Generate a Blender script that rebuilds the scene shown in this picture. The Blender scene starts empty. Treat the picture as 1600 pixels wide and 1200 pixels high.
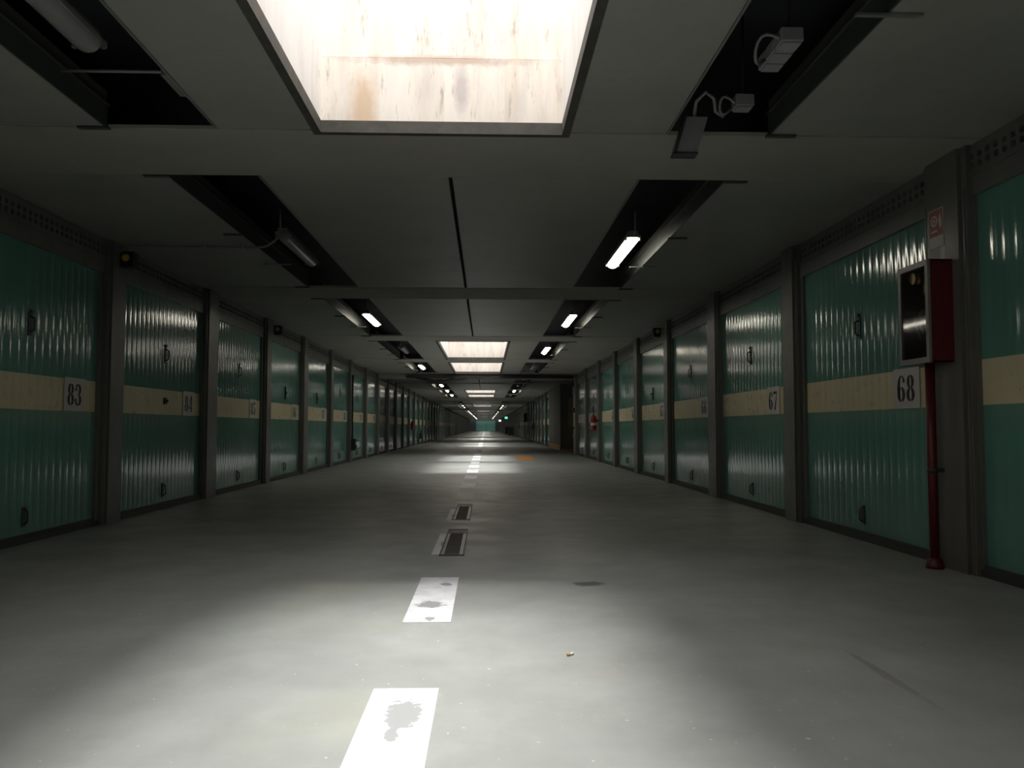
import bpy, bmesh, math, random
from mathutils import Vector, Matrix
random.seed(7)
scene = bpy.context.scene
col = scene.collection
# ------------------------------------------------------------------ camera
FPX, YAW, PITCH, ROLL = 1270.25, 0.03209, 0.05341, 0.00066
cy, sy = math.cos(YAW), math.sin(YAW)
fwd = Vector((sy*math.cos(PITCH), cy*math.cos(PITCH), math.sin(PITCH)))
rgt = Vector((cy, -sy, 0)); upv = rgt.cross(fwd)
r2 = rgt*math.cos(ROLL)+upv*math.sin(ROLL); u2 = -rgt*math.sin(ROLL)+upv*math.cos(ROLL)
cam_data = bpy.data.cameras.new('camera'); cam = bpy.data.objects.new('camera', cam_data); col.objects.link(cam)
M = Matrix((r2, u2, -fwd)).transposed().to_4x4(); M.translation = (0, 0, 1.0); cam.matrix_world = M
cam_data.sensor_width = 36; cam_data.lens = FPX/1600*36; cam_data.clip_start = .05; cam_data.clip_end = 600
scene.camera = cam
# ------------------------------------------------------------------ sky, sun, exposure
SKY = 4.3
world = bpy.data.worlds.new('sky'); scene.world = world; world.use_nodes = True
bg = world.node_tree.nodes['Background']; bg.inputs['Color'].default_value = (1.0, .985, .97, 1); bg.inputs['Strength'].default_value = SKY
sd = bpy.data.lights.new('hazy_sun', 'SUN'); sd.energy = 6.5; sd.angle = math.radians(20); sd.color = (1, .98, .95)
sun = bpy.data.objects.new('hazy_sun', sd); col.objects.link(sun); sun.rotation_euler = (math.radians(-7), 0, 0)
vs = scene.view_settings
vs.view_transform = 'Standard'; vs.look = 'None'; vs.gamma = 1; vs.use_curve_mapping = False; vs.exposure = 0.0
scene.display_settings.display_device = 'sRGB'
cyc = scene.cycles
cyc.use_denoising = True
cyc.max_bounces = 10; cyc.diffuse_bounces = 6; cyc.glossy_bounces = 4; cyc.transmission_bounces = 4
cyc.sample_clamp_indirect = 4.0; cyc.caustics_reflective = False; cyc.caustics_refractive = False
# ------------------------------------------------------------------ measures (metres, corridor runs along +Y)
XL, XR, ZC = -3.95, 3.333, 2.955        # wall planes and ceiling height
P = 6.05; Y0 = 0.0
def bay(k): return (.24+P*k, 5.31+P*k)  # open bay between two ceiling beams
KMIN, KMAX = -2, 33
YB, YE = bay(KMIN)[0]-.97, 207.0
SLOT_L, SLOT_R = (-2.49, -1.765), (1.20, 1.90)
WELL = (-1.10, .51); WELLTOP = 5.3
ZTOP = 3.70
def is_sky(k): return k in (-1, 0, 3, 4) or (k > 4 and k % 4 in (3, 0))
# ------------------------------------------------------------------ helpers
def new_mesh(name, verts, faces, mats=(), mi=None, smooth=False):
    me = bpy.data.meshes.new(name); me.from_pydata(verts, [], faces); me.update()
    for m in mats: me.materials.append(m)
    if mi:
        for p, i in zip(me.polygons, mi): p.material_index = i
    if smooth:
        for p in me.polygons: p.use_smooth = True
    return me
class MB:
    def __init__(s): s.v = []; s.f = []; s.m = []; s.sm = []
    def box(s, x0, x1, y0, y1, z0, z1, m=0, b=0):
        x0, x1 = min(x0, x1), max(x0, x1); y0, y1 = min(y0, y1), max(y0, y1); z0, z1 = min(z0, z1), max(z0, z1)
        n = len(s.v)
        s.v += [(x0,y0,z0),(x1,y0,z0),(x1,y1,z0),(x0,y1,z0),(x0,y0,z1),(x1,y0,z1),(x1,y1,z1),(x0,y1,z1)]
        for q in ((0,3,2,1),(4,5,6,7),(0,1,5,4),(1,2,6,5),(2,3,7,6),(3,0,4,7)):
            s.f.append(tuple(n+i for i in q)); s.m.append(m); s.sm.append(False)
    def tube(s, pts, r, m=0, n=10, closed=False, caps=True):
        pts = [Vector(p) for p in pts]; N = len(pts); base = len(s.v)
        prev = None
        for i, p in enumerate(pts):
            if closed: t = pts[(i+1) % N]-pts[i-1]
            else: t = pts[min(i+1, N-1)]-pts[max(i-1, 0)]
            t.normalize()
            if prev is None:
                a = Vector((0,0,1)) if abs(t.z) < .9 else Vector((1,0,0))
                u = t.cross(a).normalized()
            else: u = (prev-t*prev.dot(t)).normalized()
            prev = u; w = t.cross(u)
            rr = r[i] if isinstance(r, (list, tuple)) else r
            for k in range(n):
                a = 2*math.pi*k/n; s.v.append(tuple(p+(u*math.cos(a)+w*math.sin(a))*rr))
        for i in range(N if closed else N-1):
            j = (i+1) % N
            for k in range(n):
                k2 = (k+1) % n
                s.f.append((base+i*n+k, base+i*n+k2, base+j*n+k2, base+j*n+k)); s.m.append(m); s.sm.append(True)
        if caps and not closed:
            s.f.append(tuple(base+k for k in reversed(range(n)))); s.m.append(m); s.sm.append(False)
            s.f.append(tuple(base+(N-1)*n+k for k in range(n))); s.m.append(m); s.sm.append(False)
    def quad(s, a, b, c, d, m=0):
        n = len(s.v); s.v += [a, b, c, d]; s.f.append((n, n+1, n+2, n+3)); s.m.append(m); s.sm.append(False)
    def poly(s, pts, m=0):
        n = len(s.v); s.v += list(pts); s.f.append(tuple(range(n, n+len(pts)))); s.m.append(m); s.sm.append(False)
    def prism(s, pts, off, m=0):
        "extrude a planar outline by vector off"
        n = len(s.v); k = len(pts); s.v += [tuple(p) for p in pts]+[tuple(Vector(p)+Vector(off)) for p in pts]
        s.f.append(tuple(range(n+k-1, n-1, -1))); s.f.append(tuple(range(n+k, n+2*k)))
        for i in range(k): s.f.append((n+i, n+(i+1) % k, n+k+(i+1) % k, n+k+i))
        for _ in range(k+2): s.m.append(m); s.sm.append(False)
    def mesh(s, name, *mats):
        me = new_mesh(name, s.v, s.f, mats, s.m)
        for p, q in zip(me.polygons, s.sm): p.use_smooth = q
        bm = bmesh.new(); bm.from_mesh(me); bmesh.ops.recalc_face_normals(bm, faces=bm.faces); bm.to_mesh(me); bm.free()
        return me
def put(name, me, parent=None, loc=(0,0,0), label=None, cat=None, group=None, kind=None, rz=0, bevel=0):
    o = bpy.data.objects.new(name, me); col.objects.link(o); o.location = loc; o.rotation_euler = (0, 0, rz)
    if parent: o.parent = parent
    if label: o['label'] = label
    if cat: o['category'] = cat
    if group: o['group'] = group
    if kind: o['kind'] = kind
    if bevel:
        b = o.modifiers.new('edge', 'BEVEL'); b.width = bevel; b.segments = 2; b.limit_method = 'ANGLE'
    return o
def copy_tree(src, loc, label=None, group=None, rz=None):
    r = src.copy(); col.objects.link(r); r.location = loc
    if rz is not None: r.rotation_euler = (0, 0, rz)
    if label: r['label'] = label
    if group: r['group'] = group
    elif 'group' in r and group == '': del r['group']
    for ch in list(src.children):
        c = ch.copy(); col.objects.link(c); c.parent = r
        for g in ch.children:
            d = g.copy(); col.objects.link(d); d.parent = c
    return r
# ------------------------------------------------------------------ materials
def mat(name, color, rough=.6, metal=0, emit=None, estr=0, spec=.5, coat=0):
    m = bpy.data.materials.new(name); m.use_nodes = True; b = m.node_tree.nodes['Principled BSDF']
    b.inputs['Base Color'].default_value = (*color, 1); b.inputs['Roughness'].default_value = rough
    b.inputs['Metallic'].default_value = metal; b.inputs['Specular IOR Level'].default_value = spec
    if coat: b.inputs['Coat Weight'].default_value = coat; b.inputs['Coat Roughness'].default_value = .1
    if emit: b.inputs['Emission Color'].default_value = (*emit, 1); b.inputs['Emission Strength'].default_value = estr
    return m
class NT:
    def __init__(s, m): s.m = m; s.t = m.node_tree; s.b = s.t.nodes['Principled BSDF']; s.co = s.n('ShaderNodeNewGeometry').outputs['Position']
    def n(s, typ, **kw):
        x = s.t.nodes.new(typ)
        for k, v in kw.items(): setattr(x, k, v)
        return x
    def link(s, a, b): s.t.links.new(a, b)
    def mapping(s, scale, loc=(0,0,0)):
        m = s.n('ShaderNodeMapping'); m.inputs['Scale'].default_value = scale; m.inputs['Location'].default_value = loc
        s.link(s.co, m.inputs['Vector']); return m.outputs[0]
    def noise(s, scale, detail=4, rough=.55, vec=None, dist=0):
        x = s.n('ShaderNodeTexNoise'); x.inputs['Scale'].default_value = scale; x.inputs['Detail'].default_value = detail
        x.inputs['Roughness'].default_value = rough; x.inputs['Distortion'].default_value = dist
        s.link(vec if vec is not None else s.co, x.inputs['Vector']); return x.outputs['Fac']
    def ramp(s, fac, stops):
        r = s.n('ShaderNodeValToRGB'); e = r.color_ramp.elements
        while len(e) < len(stops): e.new(.5)
        for i, (p, c) in enumerate(stops):
            e[i].position = p; e[i].color = (*c, 1) if isinstance(c, tuple) else (c, c, c, 1)
        s.link(fac, r.inputs[0]); return r.outputs[0]
    def mix(s, fac, a, b, mode='MIX'):
        x = s.n('ShaderNodeMix', data_type='RGBA', blend_type=mode)
        for sock, v in ((x.inputs[0], fac), (x.inputs[6], a), (x.inputs[7], b)):
            if isinstance(v, (int, float)): sock.default_value = v
            elif isinstance(v, tuple): sock.default_value = (*v, 1)
            else: s.link(v, sock)
        return x.outputs[2]
    def spot(s, c, r, ragged=.5, nscale=9, soft=.25):
        "mask 1 inside an irregular blotch centred c with radii r"
        m = s.n('ShaderNodeMapping'); m.vector_type = 'TEXTURE'; m.inputs['Location'].default_value = c; m.inputs['Scale'].default_value = r
        s.link(s.co, m.inputs['Vector'])
        ln = s.n('ShaderNodeVectorMath', operation='LENGTH'); s.link(m.outputs[0], ln.inputs[0])
        nz = s.noise(nscale, 6, .65)
        a = s.n('ShaderNodeMath', operation='MULTIPLY_ADD'); s.link(nz, a.inputs[0]); a.inputs[1].default_value = ragged*2; a.inputs[2].default_value = -ragged
        b = s.n('ShaderNodeMath', operation='ADD'); s.link(ln.outputs['Value'], b.inputs[0]); s.link(a.outputs[0], b.inputs[1])
        return s.ramp(b.outputs[0], [(.75-soft*.5, 1.0), (.75+soft*.5, 0.0)])
    def bump(s, h, strength=.2, dist=.01):
        x = s.n('ShaderNodeBump'); x.inputs['Strength'].default_value = strength; x.inputs['Distance'].default_value = dist
        s.link(h, x.inputs['Height']); s.link(x.outputs[0], s.b.inputs['Normal'])
# floor paint
m_floor = mat('grey_floor_paint', (.30, .31, .295), .42); q = NT(m_floor)
c = q.ramp(q.noise(.9, 6, .6), [(.30, (.235, .246, .235)), (.55, (.305, .32, .305)), (.75, (.355, .368, .352))])
c = q.mix(q.ramp(q.noise(5, 8, .7, q.mapping((1, .6, 1))), [(.42, 0.0), (.75, .5)]), c, (.24, .245, .235))
c = q.mix(q.ramp(q.noise(.55, 3, .5, q.mapping((1, 1, 1), (7, 3, 0))), [(.60, 0.0), (.78, .45)]), c, (.36, .36, .24))
c = q.mix(q.ramp(q.noise(.7, 4, .5, q.mapping((1, 1, 1), (2, 9, 0))), [(.60, 0.0), (.78, .35)]), c, (.36, .30, .27))
c = q.mix(q.ramp(q.noise(38, 2, .4), [(.735, 0.0), (.76, .8)]), c, (.58, .58, .56))
for ctr, rad in (((.66, 5.25, 0), (.13, .10, 1)), ((1.62, 3.3, 0), (.03, .45, 1))):
    dark = (.09, .09, .088) if rad[0] == .13 else (.23, .23, .22)
    c = q.mix(q.spot(ctr, rad, .6, 11), c, dark)
q.link(c, q.b.inputs['Base Color'])
q.link(q.ramp(q.noise(2.2, 5, .6), [(.3, .34), (.7, .55)]), q.b.inputs['Roughness']); q.b.inputs['Specular IOR Level'].default_value = .35
q.bump(q.noise(60, 3), .08, .004)
# white paint on floor
m_white = mat('white_road_paint', (.72, .72, .74), .5); q = NT(m_white)
c = q.ramp(q.noise(9, 8, .7), [(.35, (.60, .60, .63)), (.6, (.78, .78, .80))])
for ctr, rad in (((-.285, 2.90, 0), (.085, .20, 1)), ((-.305, 2.72, 0), (.03, .10, 1)), ((-.31, 4.66, 0), (.10, .11, 1)), ((-.25, 5.25, 0), (.05, .06, 1)), ((-.29, 4.32, 0), (.035, .06, 1))):
    c = q.mix(q.spot(ctr, rad, .8, 26, .15), c, (.30, .31, .31))
for yy in (7.0, 9.3, 19.0, 21.2):
    c = q.mix(q.spot((-.3, yy, 0), (.11, .3, 1), .8, 14, .2), c, (.27, .27, .26))
q.link(c, q.b.inputs['Base Color'])
m_orange = mat('orange_floor_paint', (.62, .27, .05), .5)
# ceiling concrete
def concrete(name, a, b, sc=1.2):
    m = mat(name, a, .75); q = NT(m)
    c = q.ramp(q.noise(sc, 6, .6), [(.3, a), (.7, b)])
    c = q.mix(q.ramp(q.noise(18, 5, .7), [(.55, 0.0), (.85, .5)]), c, tuple(x*.7 for x in a))
    q.link(c, q.b.inputs['Base Color']); q.bump(q.noise(45, 4), .12, .004); return m
m_ceil = concrete('painted_concrete_ceiling', (.30, .295, .265), (.37, .36, .325))
m_ceil.node_tree.nodes['Principled BSDF'].inputs['Roughness'].default_value = .5
m_beam = concrete('painted_concrete_beam', (.34, .325, .285), (.40, .385, .34))
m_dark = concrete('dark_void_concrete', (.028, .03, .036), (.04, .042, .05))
m_pillar = concrete('grey_pillar_paint', (.19, .19, .175), (.24, .235, .215), 2)
m_side = concrete('brown_grey_wall', (.16, .15, .125), (.20, .19, .16))
# skylight shaft: weathered board-marked concrete
m_well = mat('weathered_shaft_concrete', (.72, .68, .62), .8); q = NT(m_well)
c = q.ramp(q.noise(2.5, 5, .6, q.mapping((2.4, 2.4, .45))), [(.3, (.70, .65, .61)), (.5, (.84, .78, .71)), (.75, (.90, .86, .82))])
c = q.mix(q.ramp(q.noise(2.2, 4, .6, q.mapping((3.2, 3.2, .22), (4, 0, 1))), [(.55, 0.0), (.8, .5)]), c, (.60, .42, .27))
c = q.mix(q.ramp(q.noise(7, 7, .75, q.mapping((2.6, 2.6, .5), (1, 5, 2))), [(.56, 0.0), (.68, .7)]), c, (.36, .31, .28))
c = q.mix(q.spot((-.17, 5.34, 3.26), (.07, .5, .22), .35, 20, .8), c, (.60, .54, .52))
c = q.mix(q.spot((-.82, 5.34, 3.12), (.12, .5, .34), .35, 12, .9), c, (.68, .52, .38))
c = q.mix(q.spot((-.30, 5.34, 3.46), (.75, .5, .05), .7, 9, .8), c, (.58, .47, .40))
q.link(c, q.b.inputs['Base Color'])
w = q.n('ShaderNodeTexWave', wave_type='BANDS', bands_direction='X'); w.inputs['Scale'].default_value = 3.2; w.inputs['Distortion'].default_value = 1.5
q.link(q.mapping((1, 1, .05)), w.inputs['Vector']); q.bump(w.outputs['Fac'], .15, .01)
m_well_side = mat('shaft_side_concrete_lit_tone', (.86, .84, .82), .7); q = NT(m_well_side)  # paler than the end walls: daylight on the sides put into the colour
c = q.ramp(q.noise(2.2, 6, .65, q.mapping((1, 1.6, .4))), [(.3, (.74, .70, .68)), (.5, (.88, .86, .84)), (.75, (.92, .91, .90))])
c = q.mix(q.ramp(q.noise(6, 7, .7, q.mapping((1, .8, 1.4), (3, 1, 2))), [(.62, 0.0), (.72, .5)]), c, (.50, .46, .45))
q.link(c, q.b.inputs['Base Color'])
m_rim = concrete('dark_shaft_rim', (.05, .048, .042), (.09, .085, .072), 8)  # rim's missing light put into its dark tone; cover plates share it
# metals and paints
def paint(name, color, rough, var=.12, bumpy=0):
    m = mat(name, color, rough); q = NT(m)
    c = q.ramp(q.noise(3.0, 5, .6, q.mapping((1, 1, .5))), [(.3, tuple(x*(1-var) for x in color)), (.7, tuple(x*(1+var) for x in color))])
    q.link(c, q.b.inputs['Base Color'])
    q.link(q.ramp(q.noise(9, 4, .6), [(.3, rough*.8), (.7, min(1, rough*1.3))]), q.b.inputs['Roughness'])
    if bumpy: q.bump(q.noise(bumpy, 2, .5, q.mapping((1, 1, .35))), .12, .01)
    return m
m_turq = paint('turquoise_door_enamel', (.115, .295, .245), .11, .06)
m_turq.node_tree.nodes['Principled BSDF'].inputs['Specular IOR Level'].default_value = 1.0
m_cream = paint('cream_band_enamel', (.72, .63, .41), .3, .05)
m_dull = paint('grey_green_door_enamel', (.12, .18, .165), .11, .06)
m_dull.node_tree.nodes['Principled BSDF'].inputs['Specular IOR Level'].default_value = 1.0
m_lilac = paint('grey_band_enamel', (.36, .33, .30), .3)
m_frame = paint('grey_steel_frame_paint', (.16, .155, .14), .36)
m_post = paint('grey_steel_post_paint', (.15, .145, .13), .36)
m_base = mat('dark_sill', (.05, .05, .045), .6)
m_black = mat('black_plastic', (.012, .012, .013), .45)
m_plate = mat('white_number_plate', (.62, .60, .56), .5)
m_ink = mat('black_stencil_ink', (.01, .01, .01), .55)
m_red = mat('red_enamel', (.28, .012, .016), .35)
m_redpipe = mat('red_pipe_paint', (.11, .010, .010), .45)
m_alu = mat('grey_aluminium_frame', (.30, .28, .27), .4, .3)
m_steel = mat('galvanised_steel', (.38, .37, .35), .38, .6)
m_darksteel = mat('dark_green_steel_channel', (.055, .062, .055), .45)
m_strip = mat('glossy_steel_strip', (.16, .155, .14), .28, .5)
m_box = mat('light_grey_junction_box', (.33, .33, .34), .5)
m_cable = mat('grey_cable', (.26, .26, .25), .5)
m_whitepipe = mat('white_conduit', (.45, .44, .40), .45)
m_yellow = mat('faded_yellow_panel', (.36, .30, .13), .5)
m_lens = mat('amber_lens', (.55, .42, .06), .2)
m_lamp_on = mat('lit_diffuser', (.9, .9, .85), .4, emit=(1, .93, .78), estr=10.5)
m_lamp_off = mat('unlit_frosted_diffuser', (.26, .26, .25), .3)
m_housing = mat('grey_lamp_housing', (.22, .22, .21), .5)
m_green = mat('lit_green_exit_sign', (.1, .6, .4), .4, emit=(.25, 1, .65), estr=1.0)
m_exitw = mat('lit_white_sign', (.8, .8, .8), .4, emit=(.85, .95, 1), estr=2.5)
m_redprint = mat('faded_red_print', (.38, .12, .12), .5)
m_cabred = mat('dark_red_cabinet_enamel', (.13, .008, .012), .35)
m_hose = mat('red_hose', (.16, .03, .025), .6)
m_brass = mat('brass', (.5, .36, .14), .35, .9)
m_glass = mat('cabinet_glass', (.9, .9, .9), .05); _b = m_glass.node_tree.nodes['Principled BSDF']
_b.inputs['Transmission Weight'].default_value = 1; _b.inputs['IOR'].default_value = 1.3
m_butt = mat('cigarette_paper', (.75, .73, .68), .8); m_filter = mat('cigarette_filter', (.55, .28, .1), .8)

# ------------------------------------------------------------------ floor
mb = MB(); mb.box(-4.6, 12.5, YB-.3, YE+.3, -.2, 0)
floor = put('floor', mb.mesh('floor', m_floor), kind='structure', label='smooth grey painted concrete garage floor', cat='floor')
def part(name, build, mats, parent, label=None, **kw):
    b = MB(); build(b); return put(name, b.mesh(name, *mats), parent, label=label, **kw)
# painted dashes
DX = (-.425, -.178)
k = 0
dash_me = None
starts = [-.38, 1.93, 4.24, 6.47, 8.8, 11.14, 13.46, 15.76]+[18.06+2.31*i for i in range(60)]
for i, y in enumerate(starts):
    if y > 160: break
    ln = 1.27 if i < 3 else 1.2
    if dash_me is None:
        b = MB(); b.box(DX[0], DX[1], 0, 1.25, .0, .003); dash_me = b.mesh('painted_dash', m_white)
    put('painted_dash', dash_me, floor, (0, y, 0))
part('painted_patch', lambda b: b.box(1.0, 1.55, 25.2, 28.4, 0, .003), [m_orange], floor, label='orange painted rectangle on the floor')
# ------------------------------------------------------------------ ceiling
ceiling = put('ceiling', None, kind='structure', label='painted concrete panel ceiling with slots and skylight shafts', cat='ceiling')
XO0, XO1 = -4.4, 3.8
def cbox(name, x0, x1, y0, y1, z0, z1, m, bev=0):
    b = MB(); b.box(x0, x1, y0, y1, z0, z1); return put(name, b.mesh(name, m), ceiling, bevel=bev)
for k in range(KMIN, KMAX+1):
    a, e = bay(k); a2, _ = bay(k+1)
    if k == KMIN: cbox('ceiling_beam', XO0, XO1, a-.98, a, ZC, ZC+.03, m_beam, .004)
    cbox('ceiling_beam', XO0, XO1, e, min(a2, YE+.3), ZC, ZC+.03, m_beam, .004)
    cbox('ceiling_panel', XO0, SLOT_L[0], a+.01, e-.01, ZC+.004, ZC+.16, m_ceil, .006)
    cbox('ceiling_panel', SLOT_R[1], XO1, a+.01, e-.01, ZC+.004, ZC+.16, m_ceil, .006)
    if is_sky(k):
        cbox('ceiling_panel', SLOT_L[1], WELL[0]-.03, a+.01, e-.01, ZC+.004, ZC+.16, m_ceil, .006)
        cbox('ceiling_panel', WELL[1]+.03, SLOT_R[0], a+.01, e-.01, ZC+.004, ZC+.16, m_ceil, .006)
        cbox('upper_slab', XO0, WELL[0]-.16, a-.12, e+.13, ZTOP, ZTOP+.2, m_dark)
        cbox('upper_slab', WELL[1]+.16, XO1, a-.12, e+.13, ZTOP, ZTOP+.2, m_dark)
    else:
        cbox('ceiling_panel', SLOT_L[1], -.30, a+.01, e-.01, ZC+.004, ZC+.16, m_ceil, .006)
        cbox('ceiling_panel', -.27, SLOT_R[0], a+.01, e-.01, ZC+.004, ZC+.16, m_ceil, .006)
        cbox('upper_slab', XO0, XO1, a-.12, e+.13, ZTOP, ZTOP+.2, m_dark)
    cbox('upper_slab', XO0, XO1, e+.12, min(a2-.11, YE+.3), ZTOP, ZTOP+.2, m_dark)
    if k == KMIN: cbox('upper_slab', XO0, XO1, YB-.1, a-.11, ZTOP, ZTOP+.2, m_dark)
# downstand joint beams
for yb, w, d in ((29.75, .45, .17), (54.3, .45, .16), (66.3, .5, .06), (90.6, .5, .06), (126.9, .5, .06)):
    cbox('joint_beam', XO0, XO1, yb, yb+w, ZC-d, ZC, m_beam, .01)
# ------------------------------------------------------------------ skylight shafts
wn = 0
portal_n = 0
for k in range(KMIN, KMAX+1):
    if not is_sky(k): continue
    wn += 1
    a, e = bay(k)
    lab = {0: 'open concrete skylight shaft overhead, nearest, with rusty streaks on its end wall', 3: 'second skylight shaft down the corridor, first of a close pair', 4: 'third skylight shaft, just behind the second one'}.get(k)
    g = None
    if lab is None:
        lab = 'small bright skylight shaft far down the corridor' if k > 4 else 'skylight shaft just behind the camera'
        g = 'far skylight shafts' if k > 4 else None
    root = put('window_%d' % wn, None, None, (0, 0, 0), kind='structure', label=lab, cat='skylight', group=g)
    x0, x1 = WELL; y0, y1 = a+.03, e+.03
    def wall(x0_, x1_, y0_, y1_, nm='shaft_wall', z0=ZC+.03, z1=WELLTOP, m=m_well):
        b = MB(); b.box(x0_, x1_, y0_, y1_, z0, z1); return put(nm, b.mesh(nm, m), root)
    zs = 3.47   # pour joint in the shaft concrete
    for z0, z1, o in ((ZC+.07, zs, 0), (zs+.012, WELLTOP, .02)):
        wall(x0-.16, x0-o, y0-.1, y1+.1, z0=z0, z1=z1, m=m_well_side); wall(x1+o, x1+.16, y0-.1, y1+.1, z0=z0, z1=z1, m=m_well_side)
        wall(x0-o, x1+o, y1+o, y1+.16, z0=z0, z1=z1); wall(x0-o, x1+o, y0-.16, y0-o, z0=z0, z1=z1)
    wall(x0-.18, x1+.18, y1+.04, y1+.18, z0=zs-.02, z1=zs+.03, nm='shaft_backing'); wall(x0-.18, x1+.18, y0-.18, y0-.04, z0=zs-.02, z1=zs+.03, nm='shaft_backing')
    wall(x0-.18, x0-.04, y0-.1, y1+.1, z0=zs-.02, z1=zs+.03, nm='shaft_backing'); wall(x1+.04, x1+.18, y0-.1, y1+.1, z0=zs-.02, z1=zs+.03, nm='shaft_backing')
    # lip round the opening, shade of the unlit slab edge put into its colour
    wall(x0-.045, x0+.008, a-.035, e+.04, 'rim', ZC-.012, ZC+.069, m_rim); wall(x1-.008, x1+.045, a-.035, e+.04, 'rim', ZC-.012, ZC+.069, m_rim)
    wall(x0+.008, x1-.008, e-.01, e+.04, 'rim', ZC-.012, ZC+.069, m_rim); wall(x0+.008, x1-.008, a-.035, a+.012, 'rim', ZC-.012, ZC+.069, m_rim)
    if portal_n < 5:
        pl = bpy.data.lights.new('sky_portal', 'AREA'); pl.shape = 'RECTANGLE'; pl.size = x1-x0+.04; pl.size_y = y1-y0; pl.cycles.is_portal = True
        po = bpy.data.objects.new('sky_portal', pl); col.objects.link(po); po.location = ((x0+x1)/2, (y0+y1)/2, WELLTOP+.02); portal_n += 1
# ------------------------------------------------------------------ outer walls
def wallobj(name, x0, x1, y0, y1, z0, z1, m, label):
    b = MB(); b.box(x0, x1, y0, y1, z0, z1); return put(name, b.mesh(name, m), kind='structure', label=label, cat='wall')
wallobj('wall_left', XO0-.2, -4.22, YB, YE+.3, 0, ZTOP+.2, m_dark, 'dark wall behind the left row of garage doors')
wr = put('wall_right', None, kind='structure', label='dark wall behind the right row of garage doors, open at a side passage', cat='wall')
PA, PB = 29.98, 35.97
part('wall_section', lambda b: b.box(3.62, 3.85, YB, PA, 0, ZTOP+.2), [m_dark], wr)
part('wall_section', lambda b: b.box(3.62, 3.85, 42.2, YE+.3, 0, ZTOP+.2), [m_dark], wr)
part('passage_wall', lambda b: b.box(3.62, 12, PA-.3, PA, 0, ZTOP+.2), [m_side], wr)
part('passage_wall', lambda b: b.box(3.30, 12, PB, PB+.3, 0, ZTOP+.2), [m_side], wr)
part('passage_wall', lambda b: b.box(12, 12.3, PA-.3, PB+.3, 0, ZTOP+.2), [m_side], wr)
part('passage_ceiling', lambda b: b.box(XO1, 12.3, PA-.3, PB+.3, ZC, ZTOP+.2), [m_side], wr)
part('grey_wall_block', lambda b: b.box(3.30, 3.85, PB+.3, 42.0, 0, ZC+.02), [m_pillar], wr, label='plain grey wall block past the side passage')
part('painted_kerb', lambda b: (b.box(3.27, 3.30, PB+.05, 42.0, 0, .22), b.box(3.27, 3.9, PB-.03, PB, 0, .05)), [m_orange], wr, label='orange painted strip at foot of the wall')
wallobj('wall_far', XO0, XO1, YE, YE+.3, 0, ZTOP, m_dark, 'end wall of the corridor around two turquoise doors')
wallobj('wall_near', XO0, XO1, YB-.3, YB, 0, ZTOP+.2, m_pillar, 'wall closing the corridor behind the camera')

# ------------------------------------------------------------------ garage doors
ZD = 2.60; ZB0, ZB1 = 1.155, 1.465
DP = 3.025; YP0 = 5.70                    # post centres YP0 + i*DP
def half(i):                              # wide posts at the ceiling beams
    return .27 if i % 2 == 0 else .19
def sheet_mesh(name, width, mats, rows, per=.125, amp=.0018):
    "corrugated sheet in local coords: runs along y from 0, faces -x, at x=0"
    n = round(width/per); per = width/n; S = 8
    ys = [per*(i/S) for i in range(n*S+1)]
    def dx(y):
        t = (y/per) % 1.0
        g = .0025*max(0, 1-abs(t-.5)/.09)          # pressed groove
        return amp*math.cos(2*math.pi*t)+g
    verts = []; faces = []; mi = []
    for z in rows:
        for y in ys: verts.append((dx(y), y, z))
    N = len(ys)
    for r in range(len(rows)-1):
        for i in range(N-1):
            faces.append((r*N+i, (r+1)*N+i, (r+1)*N+i+1, r*N+i+1)); mi.append(1 if r == 1 else 0)
    return new_mesh(name, verts, faces, mats, mi, True)
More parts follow.
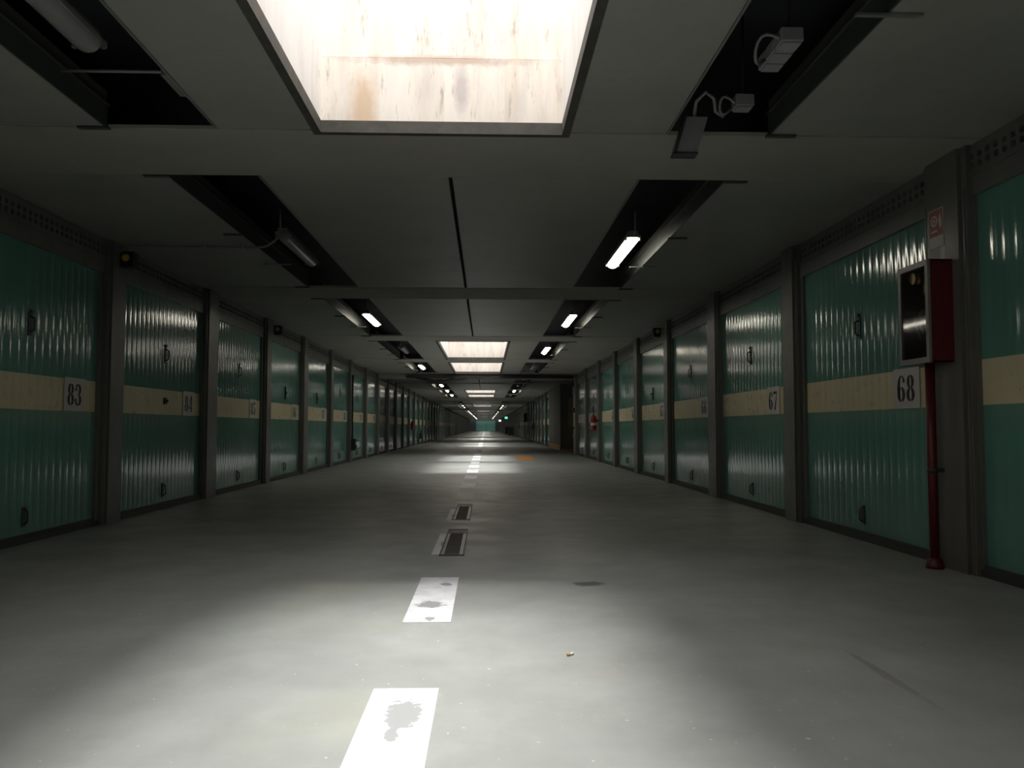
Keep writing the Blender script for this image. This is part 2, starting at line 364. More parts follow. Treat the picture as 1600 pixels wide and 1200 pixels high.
# digits: tall condensed stencil numerals with thick uprights and hairline joins
def ring(b, cx, cz, rx, rz, tx, tz, a0, a1, gap=True, n=28):
    for i in range(n):
        t0 = math.radians(a0+(a1-a0)*i/n); t1 = math.radians(a0+(a1-a0)*(i+1)/n)
        tm = math.degrees((t0+t1)/2) % 180
        if gap and abs(tm-90) < 7: continue
        P4 = []
        for t, inner in ((t0, 0), (t1, 0), (t1, 1), (t0, 1)):
            P4.append((cx+math.cos(t)*(rx-tx*inner), cz+math.sin(t)*(rz-tz*inner)))
        b.append(P4)
def bar(b, x0, z0, x1, z1): b.append([(x0, z0), (x1, z0), (x1, z1), (x0, z1)])
def digit_polys(d):
    b = []                                        # cell: x 0..0.5, z 0..1
    if d == '0': ring(b, .25, .5, .23, .5, .165, .06, 0, 360)
    if d == '8': ring(b, .25, .74, .20, .26, .145, .055, 0, 360); ring(b, .25, .27, .235, .27, .165, .06, 0, 360)
    if d == '6':
        ring(b, .26, .29, .23, .29, .165, .06, 0, 360); ring(b, .27, .5, .24, .5, .17, .05, 90, 215, False); bar(b, .36, .72, .47, .86); ring(b, .27, .76, .2, .24, .1, .04, 20, 90, False)
    if d == '9':
        ring(b, .24, .71, .23, .29, .165, .06, 0, 360); ring(b, .23, .5, .24, .5, .17, .05, -90, 35, False); bar(b, .03, .14, .14, .28); ring(b, .23, .24, .2, .24, .1, .04, 200, 270, False)
    if d == '3':
        ring(b, .22, .74, .22, .26, .155, .055, -80, 150); ring(b, .22, .27, .25, .27, .17, .055, -150, 80); bar(b, .02, .68, .13, .82); bar(b, .0, .16, .12, .32)
    if d == '5':
        bar(b, .05, .84, .45, 1.0); bar(b, .05, .5, .10, .84); ring(b, .22, .31, .25, .31, .17, .055, -150, 120); bar(b, .0, .16, .12, .32)
    if d == '4':
        bar(b, .27, 0, .43, 1.0); b.append([(.0, .26), (.06, .26), (.28, .86), (.28, 1.0)]); bar(b, .0, .2, .25, .27); bar(b, .44, .2, .5, .27)
    if d == '7':
        bar(b, .03, .86, .48, 1.0); b.append([(.12, 0), (.28, 0), (.48, .84), (.42, .84)])
    if d == '1': bar(b, .18, 0, .33, 1.0); bar(b, .08, .86, .18, .9)
    if d == '2':
        ring(b, .25, .74, .22, .26, .12, .05, -30, 170); b.append([(.02, .0), (.16, .14), (.46, .62), (.32, .6)]); bar(b, .02, 0, .48, .14)
    return b
digit_me = {}
def get_digit(d, flip):
    key = (d, flip)
    if key not in digit_me:
        b = MB()
        for pl in digit_polys(d):
            pts = [(0, (-x if flip else x)*.262, z*.215) for x, z in pl]
            b.prism(pts, (-.0015, 0, 0))
        digit_me[key] = b.mesh('digit', m_ink)
    return digit_me[key]
# door pieces are modelled facing -x (right wall); the left wall uses rz = pi with y mirrored by the half turn
W_STD = DP-.46
def door_meshes():
    D = {}
    for key, mats in (('green', (m_turq, m_cream)), ('dull', (m_dull, m_lilac))):
        D['sheet_'+key] = sheet_mesh('corrugated_sheet', W_STD-.10, mats, [.075, ZB0, ZB1, ZD])
    b = MB(); b.box(-.012, .05, 0, .05, .05, ZD+.05); D['jamb'] = b.mesh('jamb', m_frame)
    b = MB(); b.box(-.012, .05, 0, W_STD-.10, .0, .075); D['sill'] = b.mesh('sill', m_base)
    b = MB(); b.box(-.016, .05, 0, W_STD, ZD, ZD+.15); b.box(-.028, .05, 0, W_STD, ZD+.135, ZD+.152); D['header'] = b.mesh('header', m_frame)
    b = MB(); z0 = ZD+.152
    b.box(-.01, .02, 0, W_STD, z0, z0+.035); b.box(-.01, .02, 0, W_STD, z0+.078, z0+.098); b.box(-.01, .02, 0, W_STD, z0+.141, ZC)
    n = 29; pw = W_STD/n
    b.box(-.01, .02, 0, .03, z0+.035, z0+.141); b.box(-.01, .02, W_STD-.03, W_STD, z0+.035, z0+.141)
    for i in range(1, n):
        for za, zb in ((z0+.035, z0+.078), (z0+.098, z0+.141)):
            b.box(-.01, .02, i*pw-.02, i*pw+.02, za, zb)
    D['grille'] = b.mesh('vent_grille', m_frame)
    b = MB(); b.box(.20, .22, -.1, W_STD+.1, 0, ZC); D['dark'] = b.mesh('back_panel', m_dark)
    # small pull handle with two bolts
    b = MB(); b.box(-.006, 0, -.03, .03, .0, .20); b.tube([(-.006, 0, .03), (-.04, 0, .05), (-.04, 0, .15), (-.006, 0, .17)], .008); b.tube([(0, 0, .215), (-.02, 0, .215)], .016); D['latch'] = b.mesh('pull_handle', m_darksteel)
    b = MB(); b.box(-.006, 0, -.03, .03, 0, .17); b.tube([(-.004, .0, .02), (-.035, 0, .04), (-.035, 0, .13), (-.004, 0, .15)], .007); D['foot'] = b.mesh('foot_handle', m_darksteel)
    b = MB(); b.box(-.02, 0, -.02, .02, 0, .26); b.tube([(-.02, 0, .13), (-.055, 0, .13)], .012); b.tube([(-.055, -.01, .13), (-.055, .13, .13)], .011); D['lever'] = b.mesh('lever_handle', m_black)
    b = MB(); b.box(-.018, 0, -.04, .04, 0, .08); b.tube([(-.018, 0, .04), (-.045, 0, .04)], .014); D['lock'] = b.mesh('lock', m_black)
    b = MB(); b.box(-.004, 0, 0, .40, ZB0+.0, ZB1+.012); D['plate'] = b.mesh('number_plate', m_plate)
    return D
DM = door_meshes()
door_n = 0
def make_door(side, i0, number=None, dull=False, lever=False, lock=False, label='', group=None, detail=2):
    """door between post i0 and i0+1; side +1 right wall, -1 left wall"""
    global door_n
    door_n += 1
    ya = YP0+i0*DP+.23; yb = ya+W_STD
    root = put('door_%d' % door_n, None, None, (XR+.03, ya, 0) if side > 0 else (XL-.03, yb, 0), label=label, cat='garage door', group=group, kind='structure', rz=0 if side > 0 else math.pi)
    # local y runs from the viewer's right (plate side) on both walls
    put('corrugated_sheet', DM['sheet_dull' if dull else 'sheet_green'], root, (.015, .05, 0))
    put('header', DM['header'], root)
    put('jamb', DM['jamb'], root); put('jamb', DM['jamb'], root, (0, W_STD-.05, 0))
    if detail >= 1:
        put('sill', DM['sill'], root, (0, .05, 0)); put('vent_grille', DM['grille'], root); 
    put('back_panel', DM['dark'], root)
    mid = W_STD*.5
    if detail >= 2:
        if lever: put('lever_handle', DM['lever'], root, (.012, mid, 1.55))
        else: put('pull_handle', DM['latch'], root, (.012, mid, 1.80))
        put('foot_handle', DM['foot'], root, (.012, mid, .14))
        if lock: put('lock', DM['lock'], root, (.012, mid, ZB1-.18))
    if number:
        pl = put('number_plate', DM['plate'], root, (.010, .28, 0), label='white plate with black stencilled number %s' % number)
        # reading direction: viewer's left is larger local y, so digits go from high y to low y
        for j, ch in enumerate(number):
            put('digit', get_digit(ch, True), pl, (-.004, .345-.147*j, ZB0+.052))
    return root
RN = {-1: '69', 0: '68', 1: '67', 2: '66', 3: '65', 4: '64', 5: '63'}
# right side
def ordinal_label(side, i):
    return None
NDOOR = int((YE-YP0)/DP)
for i in range(-7, NDOOR):
    ya = YP0+i*DP
    if ya+DP < YB+.5: continue
    det = 2 if -2 <= i < 16 else (1 if i < 24 else 0)
    # ---- right
    if not (8 <= i < 12):
        if i in RN and i >= 0:
            extra = {0: 'with pull handle, beside the red hydrant cabinet', 1: 'with bright lamp reflections', 3: 'with black lever handle'}.get(i, 'with cream band')
            make_door(1, i, RN[i], lever=(i == 3), label='turquoise corrugated garage door numbered %s, right wall, %s' % (RN[i], extra), detail=det)
        elif i == -1: make_door(1, i, label='turquoise garage door cut off by frame, nearer than the red hydrant cabinet', detail=det)
        elif i in (6, 7): make_door(1, i, dull=True, label='greyish garage door without cream band, %s' % ('beside the red extinguisher with hose' if i == 6 else 'last before the side passage'), detail=det)
        elif i < 0: make_door(1, i, label='turquoise garage door on the right wall behind the camera', group='right doors behind the camera', detail=1)
        elif i == 12: make_door(1, i, label='bright turquoise garage door, first past the grey wall block on the right', detail=det)
        else: make_door(1, i, dull=(i in (14, 15, 16, 21, 22)), label='distant garage door in the right row past the side passage', group='distant doors of the right row', detail=det)
    # ---- left
    if -1 < i < 8:
        num = str(83+i)
        extra = {0: 'nearest, very dark', 1: 'with small black lock on its cream band', 2: 'with pull handle', 3: 'with black lever handle', 4: 'with black lever handle', 6: 'beside black socket box'}.get(i, 'with cream band')
        make_door(-1, i, num, lever=i in (3, 4), lock=(i == 1), label='turquoise corrugated garage door numbered %s, left wall, %s' % (num, extra), detail=det)
    elif i in (8, 9): make_door(-1, i, dull=True, label='dull grey-green garage door without cream band, left wall, %s of two' % ('nearer' if i == 8 else 'farther'), detail=det)
    elif i < 0: make_door(-1, i, label='turquoise garage door on the left wall behind the camera', group='left doors behind the camera', detail=1)
    elif i in (10, 11): make_door(-1, i, label='small turquoise door on the left, %s the hanging red extinguisher' % ('second before' if i == 10 else 'just before'), detail=det)
    else: make_door(-1, i, dull=(i in (16, 17, 18, 19, 20, 23, 24)), label='distant garage door in the left row past the red extinguisher', group='distant doors of the left row', detail=det)
# posts
def post_mesh(h):
    b = MB()
    hw = h
    b.box(-.045, .2, -hw+.07, hw-.07, 0, ZC)       # proud centre
    b.box(-.02, .2, -hw, -hw+.062, 0, ZC); b.box(-.02, .2, hw-.062, hw, 0, ZC)
    b.box(-.03, -.02, -hw+.02, -hw+.035, 0, ZC-.3); b.box(-.03, -.02, hw-.035, hw-.02, 0, ZC-.3)
    return b.mesh('steel_post', m_post)
PM = {.27: post_mesh(.27), .19: post_mesh(.22)}
tn = 0
for i in range(-7, NDOOR+1):
    y = YP0+i*DP
    if y < YB+.3 or y > YE: continue
    for s in (1, -1):
        if s > 0 and 9 <= i < 12: continue
        tn += 1
        if i == 0 and s > 0: lab, g = 'wide grey steel post carrying the hydrant cabinet and fire sign', None
        elif 0 <= i <= 8 :
            if s > 0: lab = 'grey steel post between right doors %d and %d' % (68-i+1, 68-i) if i <= 5 else 'grey steel post right of passage doors, number %s from the passage' % ('two', 'one', 'zero')[i-6]
            else: lab = 'grey steel post between left doors %d and %d' % (83+i-1, 83+i)
            if s > 0 and i == 6: lab = 'grey steel post holding the right red extinguisher'
            if s > 0 and i == 7: lab = 'grey steel post between the two greyish doors on the right'
            if s > 0 and i == 8: lab = 'grey steel post at the corner of the side passage'
            g = None
        elif i < 0: lab, g = 'grey steel post behind the camera', 'posts behind the camera'
        else: lab, g = 'thin distant grey post in the %s row of doors' % ('right' if s > 0 else 'left'), 'distant posts %s' % ('right' if s > 0 else 'left')
        put('trim_%d' % tn, PM[half(i)], None, (XR, y, 0) if s > 0 else (XL, y, 0), label=lab, cat='post', group=g, kind='structure', rz=0 if s > 0 else math.pi)
for nm, x0, x1, yy in (('baseboard_left', XL-.05, XL-.005, ((YB, YE),)), ('baseboard_right', XR+.005, XR+.05, ((YB, PA-.02), (42.05, YE)))):
    b = MB()
    for a, e in yy: b.box(x0, x1, a, e, 0, .045)
    o = put(nm, b.mesh(nm, m_base), kind='structure', label='dark strip along the foot of the %s doors' % nm.split('_')[1], cat='baseboard')
# two end doors
b0 = sheet_mesh('end_sheet', 2.36, (m_turq, m_turq), [.05, 1.2, 1.25, ZD])
for x in (-.08, 2.36):
    door_n += 1
    r = put('door_%d' % door_n, None, None, (x, YE-.05, 0), kind='structure', label='turquoise door at the far end of the corridor, %s of two' % ('left' if x < 0 else 'right'), cat='garage door')
    put('corrugated_sheet', b0, r, (-.02, -.0, 0), rz=math.pi/2)
    part('frame', lambda b: (b.box(0, .06, -.03, .05, 0, ZD+.1), b.box(-2.42, -2.37, -.03, .05, 0, ZD+.1), b.box(-2.42, .06, -.03, .05, ZD, ZD+.1)), [m_frame], r)

# ------------------------------------------------------------------ slots: steel edging, brackets
def slot_frame(k, side):
    a, e = bay(k); L = e-a
    sl = SLOT_R if side > 0 else SLOT_L
    xo = sl[1] if side > 0 else sl[0]; xi = sl[0] if side > 0 else sl[1]; s = side
    if k == 0: lab = 'dark open ceiling slot above, %s, with %s' % (('right of the big skylight', 'junction boxes') if s > 0 else ('left of the big skylight', 'dusty unlit lamp'))
    elif 1 <= k <= 10: lab = 'dark %s ceiling slot, %s from the camera past the big skylight' % ('right' if s > 0 else 'left', ORD[k-1])
    else: lab = None
    g = None
    if lab is None:
        lab = 'distant dark slot edging in the ceiling, %s row' % ('right' if s > 0 else 'left') if k > 0 else 'ceiling slot edging behind the camera, %s row' % ('right' if s > 0 else 'left')
        g = 'distant ceiling slots %s' % ('right' if s > 0 else 'left') if k > 0 else 'slots behind the camera %s' % ('right' if s > 0 else 'left')
    key = ('slot', s)
    if key not in CACHE:
        d = {}
        b = MB(); b.box(0, -s*.012, .01, L-.01, 0, .15); b.box(0, -s*.03, .01, L-.01, .14, .152); d['channel'] = b.mesh('channel', m_darksteel)
        b = MB(); b.box(s*.03, -s*.004, .01, L-.01, .155, .24); d['strip'] = b.mesh('strip', m_strip)
        b = MB(); b.box(0, s*.012, .01, L-.01, -.002, .02); b.box(s*.0, s*.035, .01, L-.01, .05, .062); d['lip'] = b.mesh('lip', m_steel)
        b = MB(); b.box(-s*.03, s*.17, -.02, .02, -.012, 0); d['bracket'] = b.mesh('bracket', m_darksteel)
        b = MB(); b.box(-s*.16, s*.16, -.012, .012, -.012, 0); d['bracket_lit'] = b.mesh('bracket', m_steel)  # lit copy of the bracket: lamp light put into paler steel
        CACHE[key] = d
    d = CACHE[key]
    root = put('slot_edging', None, None, (xo, a, ZC), label=lab, cat='ceiling slot', group=g)
    put('channel', d['channel'], root); put('strip', d['strip'], root)
    put('lip', d['lip'], root, (xi-xo, 0, 0))
    put('bracket', d['bracket'], root, (0, .02, 0)); put('bracket', d['bracket'], root, (0, L-.02, 0))
    put('bracket', d['bracket'], root, (0, 1.95, 0)); put('bracket', d['bracket_lit'], root, (0, 3.45, 0), label='thin steel bracket, lamp light put into its paler tone')
CACHE = {}
ORD = 'first second third fourth fifth sixth seventh eighth ninth tenth'.split()
for k in range(KMIN, KMAX):
    for s in (1, -1): slot_frame(k, s)
# ------------------------------------------------------------------ lamps
def lamp_meshes():
    L = 1.5; d = {}
    b = MB(); b.box(-.05, .05, 0, L, .075, .12); b.box(-.075, .075, -.02, L+.02, .045, .078); d['housing'] = b.mesh('housing', m_housing)
    for key, m in (('on', m_lamp_on), ('off', m_lamp_off)):
        b = MB(); pts = []
        n = 9; prof = [(math.cos(math.pi*i/(n-1))*.068, -math.sin(math.pi*i/(n-1))*.055) for i in range(n)]
        ys = [(-.0, .6), (.03, .92), (.07, 1), (L-.07, 1), (L-.03, .92), (L, .6)]
        base = 0
        for y, sc in ys:
            for x, z in prof: b.v.append((x*sc, y, .045+z*sc))
        for j in range(len(ys)-1):
            for i in range(n-1): b.f.append((j*n+i, j*n+i+1, (j+1)*n+i+1, (j+1)*n+i)); b.m.append(0); b.sm.append(True)
        b.f.append(tuple(range(n))); b.f.append(tuple(range((len(ys)-1)*n, len(ys)*n))); b.m += [0, 0]; b.sm += [False, False]
        d[key] = b.mesh('diffuser', m)
    b = MB()
    for y in (.03, L-.03):
        for s in (-1, 1): b.box(s*.068, s*.085, y-.012, y+.012, .02, .06)
    d['clips'] = b.mesh('clip', m_steel)
    b = MB(); b.tube([(0, .2, .12), (0, .2, .42)], .006); d['rod'] = b.mesh('hanger', m_steel)
    b = MB(); b.tube([(0, -.02, .08), (0, -.08, .09), (0, -.1, .14), (0, -.1, .3)], .01); d['cable'] = b.mesh('cable', m_cable)
    return d
LM = lamp_meshes()
def lamp(x, y, on, label, group=None, detail=True):
    r = put('fluorescent_lamp', None, None, (x, y, ZC+.05), label=label, cat='ceiling lamp', group=group)
    put('housing', LM['housing'], r); put('diffuser', LM['on' if on else 'off'], r)
    if detail:
        put('cable', LM['cable'], r)
        put('clip', LM['clips'], r)
R_on = {1, 2, 3, 7, 12, 13, 14, 17, 19, 21, 23, 25, 27, 29, 31}
L_on = {2, 4, 6, 7, 8, 11, 12, 13}|set(range(15, 33))
for k in range(1, KMAX):
    a, e = bay(k)
    for s, X, ons in ((1, 1.59, R_on), (-1, -2.17, L_on)):
        on = k in ons
        y = a+2.35
        sd_ = 'right' if s > 0 else 'left'
        if k <= 10:
            nth = ORD[k-1]
            lab = '%s fluorescent lamp in the %s %s ceiling slot past the big skylight' % ('lit' if on else 'unlit', nth, sd_)
            g = None
        else:
            lab = 'distant %s fluorescent lamp in the %s row of ceiling slots' % ('lit' if on else 'unlit', sd_)
            g = 'distant %s lamps %s' % ('lit' if on else 'unlit', sd_)
        lamp(X, y, on, lab, g, detail=k < 6)
# dusty unlit lamp in the near left slot
lamp(-2.13, 2.85, False, 'dusty unlit lamp in the left ceiling slot beside the big skylight')
# ------------------------------------------------------------------ junction boxes, near right slot
def jbox(x, y, z, n, label):
    r = put('junction_box', None, None, (x, y, z), label=label, cat='junction box')
    for i in range(n):
        b = MB(); b.box(-.06, .06, 0, .115, 0, .075); b.box(-.052, .052, .012, .103, -.012, 0)
        put('box_body' , b.mesh('box_body', m_box), r, (0, i*.13, .012), bevel=.006)
    b = MB(); pts = [(-.06, .02, .03)]+[(-.06-.09*math.sin(t*math.pi), .02+.25*t*(n/3), .03+.05*math.sin(2*math.pi*t)) for t in [j/10 for j in range(1, 11)]]
    b.tube(pts, .009); put('cable', b.mesh('cable', m_cable), r)
    b = MB(); b.tube([(0, .1, .06), (.02, .1, .2), (.02, .1, ZTOP-z)], .01); put('hanger', b.mesh('hanger', m_darksteel), r)
jbox(1.62, 4.15, ZC+.08, 3, 'row of three grey junction boxes in the near right ceiling slot')
jbox(1.66, 5.06, ZC+.10, 1, 'small single grey junction box near end of the right ceiling slot')
jbox(1.62, 3.25, ZC+.10, 2, 'grey junction box at top edge, nearest in the right ceiling slot')
# bent metal housing poking below the slot end
r = put('cable_duct', None, None, (1.31, 5.20, ZC-.155), label='grey metal duct end sticking down from the right ceiling slot', cat='cable duct')
part('duct_body', lambda b: b.prism([(-.07, 0, 0), (.07, 0, 0), (.145, 0, .24), (.005, 0, .24)], (0, .08, 0)), [m_box], r)
part('duct_lip', lambda b: (b.prism([(-.085, -.012, -.01), (-.07, -.012, -.01), (.005, -.012, .24), (-.01, -.012, .24)], (0, .10, 0)), b.box(-.085, .075, -.012, .09, -.012, 0)), [m_darksteel], r)
part('cable', lambda b: b.tube([(.06, .03, .24), (.06, -.03, .33), (.11, -.08, .37), (.17, -.06, .34), (.19, -.02, .27), (.25, .02, .25)], .012), [m_cable], r)
# bracket rod across the near left slot
r = put('support_rod', None, None, (0, 0, 0), label='thin pale rod crossing the near left ceiling slot', cat='rod')
part('rod', lambda b: b.tube([(-2.42, 4.6, ZC+.07), (-1.80, 4.6, ZC+.07)], .009), [m_cable], r)
part('clip', lambda b: b.box(-1.84, -1.765, 4.55, 4.85, ZC+.03, ZC+.11), [m_housing], r)
# ------------------------------------------------------------------ conduit to the left lamp
r = put('ceiling_conduit', None, None, (0, 0, 0), label='grey conduit running along the ceiling from left wall to unlit lamp', cat='conduit')
part('pipe', lambda b: b.tube([(-3.9, 8.72, ZC-.10), (-3.86, 8.72, ZC-.045), (-3.8, 8.72, ZC-.03), (-2.62, 8.72, ZC-.03), (-2.5, 8.72, ZC-.035), (-2.35, 8.72, ZC-.01), (-2.27, 8.72, ZC+.05), (-2.24, 8.75, ZC+.10)], .013), [m_cable], r)
for x in (-3.6, -3.0, -2.6): part('clip', lambda b: b.box(x-.012, x+.012, 8.69, 8.75, ZC-.045, ZC+.004), [m_steel], r)
# gutter beneath the dark joint beam
r = put('drain_gutter', None, None, (0, 29.675, ZC-.17), label='black drain gutter slung across the ceiling at the dark joint beam', cat='gutter')
part('trough', lambda b: b.box(-2.9, 3.2, -.07, .07, .0, .10), [m_black], r, bevel=.01)
part('downpipe', lambda b: b.tube([(-2.6, 0, .05), (-2.3, 0, -.02), (-1.7, 0, -.14), (-1.1, 0, -.02), (-.7, 0, .03)], .05), [m_black], r)
# ------------------------------------------------------------------ amber warning lamps on the posts
def warning_lamp(x, y, s, label):
    r = put('warning_lamp', None, None, (x, y, ZC-.25), label=label, cat='warning lamp')
    part('box_body', lambda b: b.box(0, -s*.14, -.07, .07, 0, .17), [m_black], r, bevel=.008)
    part('lens', lambda b: b.tube([(-s*.06, -.07, .10), (-s*.06, -.085, .10), (-s*.06, -.10, .10)], [.045, .04, .015], n=14), [m_lens], r)
warning_lamp(XL+.045, 8.78, -1, 'black warning lamp box on top of left post between doors 83 and 84')
warning_lamp(XL+.045, 15.1, -1, 'black box with yellow lens high on left post between doors 85 and 86')
warning_lamp(XR-.045, 15.2, 1, 'small dark box lamp high on the right wall between doors 66 and 65')
# ------------------------------------------------------------------ hydrant cabinet
cx0, cx1, cya, cyb, cz0, cz1 = 3.105, 3.285, 5.58, 5.99, 1.46, 2.19
r = put('hydrant_cabinet', None, None, (cx1, (cya+cyb)/2, cz0), label='red fire hydrant cabinet with glazed grey-framed door on the wide right post', cat='fire cabinet')
W = cx1-cx0; H = cz1-cz0; hy = (cyb-cya)/2
def cab(b):
    b.box(-.012, 0, -hy, hy, 0, H); b.box(-W+.02, -.012, -hy, -hy+.012, 0, H); b.box(-W+.02, -.012, hy-.012, hy, 0, H)
    b.box(-W+.02, -.012, -hy, hy, 0, .012); b.box(-W+.02, -.012, -hy, hy, H-.012, H)
part('case', cab, [m_cabred], r)
dr = part('door_frame', lambda b: (b.box(-W, -W+.022, -hy, -hy+.035, 0, H), b.box(-W, -W+.022, hy-.035, hy, 0, H), b.box(-W, -W+.022, -hy+.035, hy-.035, 0, .04), b.box(-W, -W+.022, -hy+.035, hy-.035, H-.04, H)), [m_alu], r)
part('glass', lambda b: b.box(-W+.008, -W+.012, -hy+.033, hy-.033, .038, H-.038), [m_glass], dr)
part('screw', lambda b: b.tube([(-W, -hy+.018, H-.02), (-W-.004, -hy+.018, H-.02)], .006), [m_steel], dr)
def coil(b):
    pts = []
    for j in range(90):
        t = j/89; rr = .15-.085*t; a = t*math.pi*2*4
        pts.append((-.075+.02*math.sin(a*.5), math.cos(a)*rr, H*.42+math.sin(a)*rr*1.2))
    b.tube(pts, .014, n=8)
part('hose', coil, [m_hose], r)
part('nozzle', lambda b: b.tube([(-.10, -.05, .5), (-.10, -.03, .62)], [.022, .012]), [m_brass], r)
part('valve', lambda b: (b.tube([(-.08, .08, .60), (-.08, .08, .68)], .025), b.tube([(-.12, .08, .64), (-.135, .08, .64)], .045, n=14)), [m_brass], r)
# riser pipe
r = put('fire_riser_pipe', None, None, (3.205, 5.76, 0), label='red vertical water pipe from floor up to the hydrant cabinet', cat='pipe')
part('pipe', lambda b: b.tube([(0, 0, .0), (0, 0, 1.46)], .033, n=16), [m_redpipe], r)
part('base_collar', lambda b: b.tube([(0, 0, .0), (0, 0, .02), (0, 0, .06), (0, 0, .075)], [.062, .062, .05, .035], n=16), [m_redpipe], r)
part('clamp', lambda b: (b.tube([(0, 0, .68), (0, 0, .71)], .038, n=16), b.box(.03, .085, -.01, .01, .68, .71)), [m_darksteel], r)
# fire sign
r = put('fire_sign', None, None, (XR-.0455, 5.77, 2.31), label='small white sheet with faded red fire hose pictogram above the hydrant cabinet', cat='sign')
part('sheet', lambda b: b.box(-.003, 0, -.095, .095, 0, .285), [m_plate], r)
part('red_square', lambda b: b.box(-.0042, -.003, -.088, .088, .085, .278), [m_redprint], r)
def picto(b):
    for i in range(24):     # hose reel ring
        t0, t1 = 2*math.pi*i/24, 2*math.pi*(i+1)/24
        b.quad((-.0048, .02+math.cos(t0)*.042, .20+math.sin(t0)*.042), (-.0048, .02+math.cos(t1)*.042, .20+math.sin(t1)*.042), (-.0048, .02+math.cos(t1)*.026, .20+math.sin(t1)*.026), (-.0048, .02+math.cos(t0)*.026, .20+math.sin(t0)*.026))
    b.poly([(-.0048, .02+math.cos(t)*.014, .20+math.sin(t)*.014) for t in [j*math.pi/6 for j in range(12)]]); b.poly([(-.0048, -.05, .14), (-.0048, -.035, .20), (-.0048, -.055, .25), (-.0048, -.075, .19), (-.0048, -.07, .14)]); b.box(-.0048, -.0042, -.02, .06, .118, .13)
part('pictogram', picto, [m_plate], r)
# ------------------------------------------------------------------ extinguishers
def extinguisher(x, y, z, s, label, body=None, group=None, white=True):
    r = put('fire_extinguisher', None, None, (x, y, z), label=label, cat='fire extinguisher', group=group)
    m = body or m_red
    part('cylinder', lambda b: b.tube([(0, 0, 0), (0, 0, .01), (0, 0, .02), (0, 0, .36), (0, 0, .40), (0, 0, .43), (0, 0, .45)], [.06, .078, .085, .085, .07, .04, .025], n=20), [m], r)
    part('valve', lambda b: (b.tube([(0, 0, .45), (0, 0, .50)], .02), b.box(-.015, .015, -.09, .02, .49, .51), b.box(-.015, .015, -.08, .02, .515, .53)), [m_black], r)
    part('hose', lambda b: b.tube([(0, .02, .47)]+[(-s*.0, .02+.10*math.sin(t), .60-.12*math.cos(t)) for t in [j*math.pi/7 for j in range(1, 13)]], .011), [m_black], r)
    if white: part('sticker', lambda b: b.tube([(0, 0, .14), (0, 0, .22)], .0862, n=20, caps=False), [m_plate], r)
    part('wall_bracket', lambda b: b.box(s*.05, s*.13, -.03, .03, .25, .30), [m_darksteel], r)
extinguisher(XR-.17, 23.8, .92, 1, 'red extinguisher with black hose on the right post past door 63')
extinguisher(XL+.17, 42.0, .88, -1, 'red extinguisher hanging on a post far down the left wall', white=False)
extinguisher(XR-.17, 54.1, .88, 1, 'dark distant extinguisher on the right wall past the grey block', body=m_black, white=False)
extinguisher(XR-.17, 78.3, .9, 1, 'tiny distant red extinguisher on the right wall', white=False)
# second dark cabinet far right
r = put('wall_cabinet', None, None, (XR-.045, 66.2, 1.45), label='small dark wall cabinet on a distant right post', cat='cabinet')
part('case', lambda b: b.box(-.2, 0, -.2, .2, 0, .72), [m_black], r); part('door', lambda b: b.box(-.212, -.2, -.19, .19, .02, .70), [m_darksteel], r)
# socket boxes with cable
def socket_box(x, y, s, label, z=.33, cable=True):
    r = put('socket_box', None, None, (x, y, z), label=label, cat='electrical box')
    part('box_body', lambda b: b.box(0, -s*.12, -.09, .09, 0, .34), [m_black], r, bevel=.01)
    part('cover', lambda b: b.box(-s*.12, -s*.15, -.07, .07, .04, .16), [m_darksteel], r)
    part('handle', lambda b: b.tube([(-s*.10, -.0, .30), (-s*.24, 0, .28), (-s*.25, 0, .06), (-s*.12, 0, .04)], .012), [m_housing], r)
    if cable: part('cable', lambda b: b.tube([(-s*.02, 0, .34), (-s*.02, 0, 2.2)], .02), [m_black], r)
socket_box(XL+.045, 23.86, -1, 'black wall box with handle low on left post beyond door 88')
socket_box(XL+.045, 48.1, -1, 'tiny dark box low on a distant left post', cable=False)
# white conduits and yellow panel at the side passage
r = put('white_conduit', None, None, (3.29, 30.04, 0), label='white vertical pipe at the corner where the right doors end', cat='conduit')
part('pipe', lambda b: b.tube([(0, 0, 0), (0, 0, 2.35)], .045, n=12), [m_whitepipe], r)
part('switch_box', lambda b: b.box(-.07, .07, -.07, .05, 2.2, 2.5), [m_box], r); part('collar', lambda b: b.tube([(0, 0, .62), (0, 0, .72)], .065), [m_box], r)
part('valve_box', lambda b: b.box(-.06, .10, -.1, .04, 1.55, 1.72), [m_black], r); part('hook', lambda b: b.box(-.16, .06, -.06, .0, .95, 1.0), [m_black], r)
r = put('notice_board', None, None, (3.82, PB-.02, 1.08), label='faded yellow upright panel on the wall facing from side passage', cat='sign')
part('board', lambda b: b.box(-.17, .17, 0, .02, 0, 1.25), [m_yellow], r, bevel=.01); part('border', lambda b: (b.box(-.19, -.17, -.01, .02, 0, 1.25), b.box(.17, .19, -.01, .02, 0, 1.25), b.box(-.19, .19, -.01, .02, 1.25, 1.27)), [m_housing], r)
r = put('white_notice', None, None, (XL+.046, 63.17, 1.0), label='small white notice on a distant left post', cat='sign')
part('sheet', lambda b: b.box(0, .01, -.25, .25, 0, .6), [m_plate], r); part('border', lambda b: (b.box(0, .02, -.27, -.25, 0, .6), b.box(0, .02, .25, .27, 0, .6)), [m_housing], r)
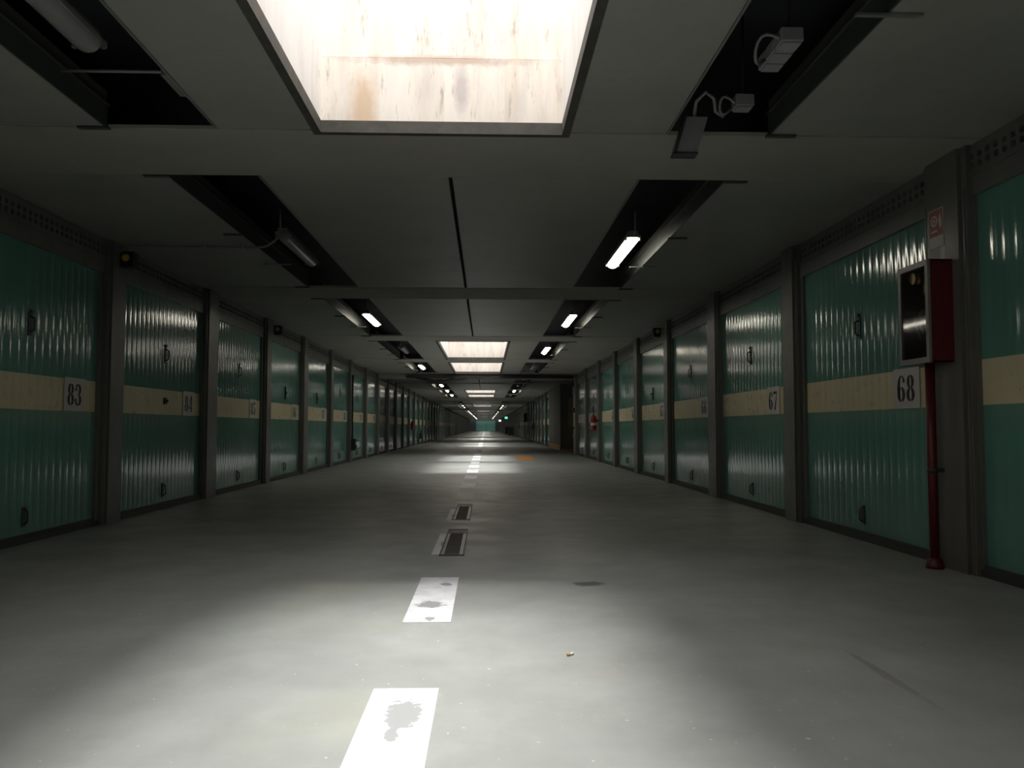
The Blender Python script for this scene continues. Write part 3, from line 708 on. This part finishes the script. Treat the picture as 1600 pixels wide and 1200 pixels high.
# exit signs
for x, y, z, m, lab in ((2.95, 118, 2.25, m_green, 'small glowing green exit sign far down the right side'), (2.6, 150, 2.1, m_exitw, 'small glowing pale sign beyond the green exit sign')):
    r = put('exit_sign', None, None, (x, y, z), label=lab, cat='exit sign')
    part('lit_face', lambda b: b.box(-.2, .2, 0, .02, 0, .3), [m], r); part('case', lambda b: b.box(-.22, .22, .02, .1, -.02, .32), [m_black], r); part('hanger', lambda b: b.tube([(0, .05, .3), (0, .05, ZC-z)], .012), [m_darksteel], r)
# parked scooter-like dark bins far right
for y, lab in ((96, 'dark wheeled bin standing far down against the right doors'), (112, 'farther dark wheeled bin against the right doors')):
    r = put('wheeled_bin', None, None, (2.95, y, 0), label=lab, cat='bin')
    part('tub', lambda b: b.prism([(-.28, -.3, 1.0), (.28, -.3, 1.0), (.28, .35, 1.0), (-.28, .35, 1.0)], (0, 0, -.92)), [m_black], r)
    part('lid', lambda b: b.box(-.3, .3, -.34, .38, 1.0, 1.07), [m_darksteel], r)
    for sx in (-1, 1): part('wheel', lambda b: b.tube([(sx*.25, .3, .1), (sx*.31, .3, .1)], .1, n=14), [m_black], r)
# ------------------------------------------------------------------ channel covers set in the dashes
def cover(y, L, label):
    r = put('channel_cover', None, None, (-.265, y, 0), label=label, cat='floor cover', rz=.0)
    w = .098
    part('cover_frame', lambda b: (b.box(-w, -w+.014, 0, L, 0, .008), b.box(w-.014, w, 0, L, 0, .008), b.box(-w, w, L-.05, L, 0, .009), b.box(-w, w, 0, .02, 0, .008)), [m_darksteel], r)
    part('plate', lambda b: b.box(-w+.035, w-.04, .03, L-.32, 0, .005), [m_rim], r)
    part('end_plate', lambda b: b.box(-w+.014, w-.014, L-.32, L-.05, 0, .006), [m_black], r)
    part('rail', lambda b: b.box(-w+.018, -w+.032, .03, L-.3, 0, .006), [m_steel], r); part('rail', lambda b: b.box(w-.036, w-.02, .03, L-.3, 0, .006), [m_steel], r)
cover(6.42, 1.62, 'dark metal channel cover in the third floor dash, nearer of two')
cover(8.85, 1.80, 'dark metal channel cover in the fourth floor dash, farther of two')
# cigarette end
r = put('cigarette_butt', None, None, (.375, 3.62, .006), label='tiny cigarette butt lying on the lit grey floor', cat='litter', rz=.7)
part('paper', lambda b: b.tube([(-.005, 0, 0), (.016, 0, 0)], .0055), [m_butt], r); part('filter', lambda b: b.tube([(-.022, 0, 0), (-.005, 0, 0)], .0056), [m_filter], r)
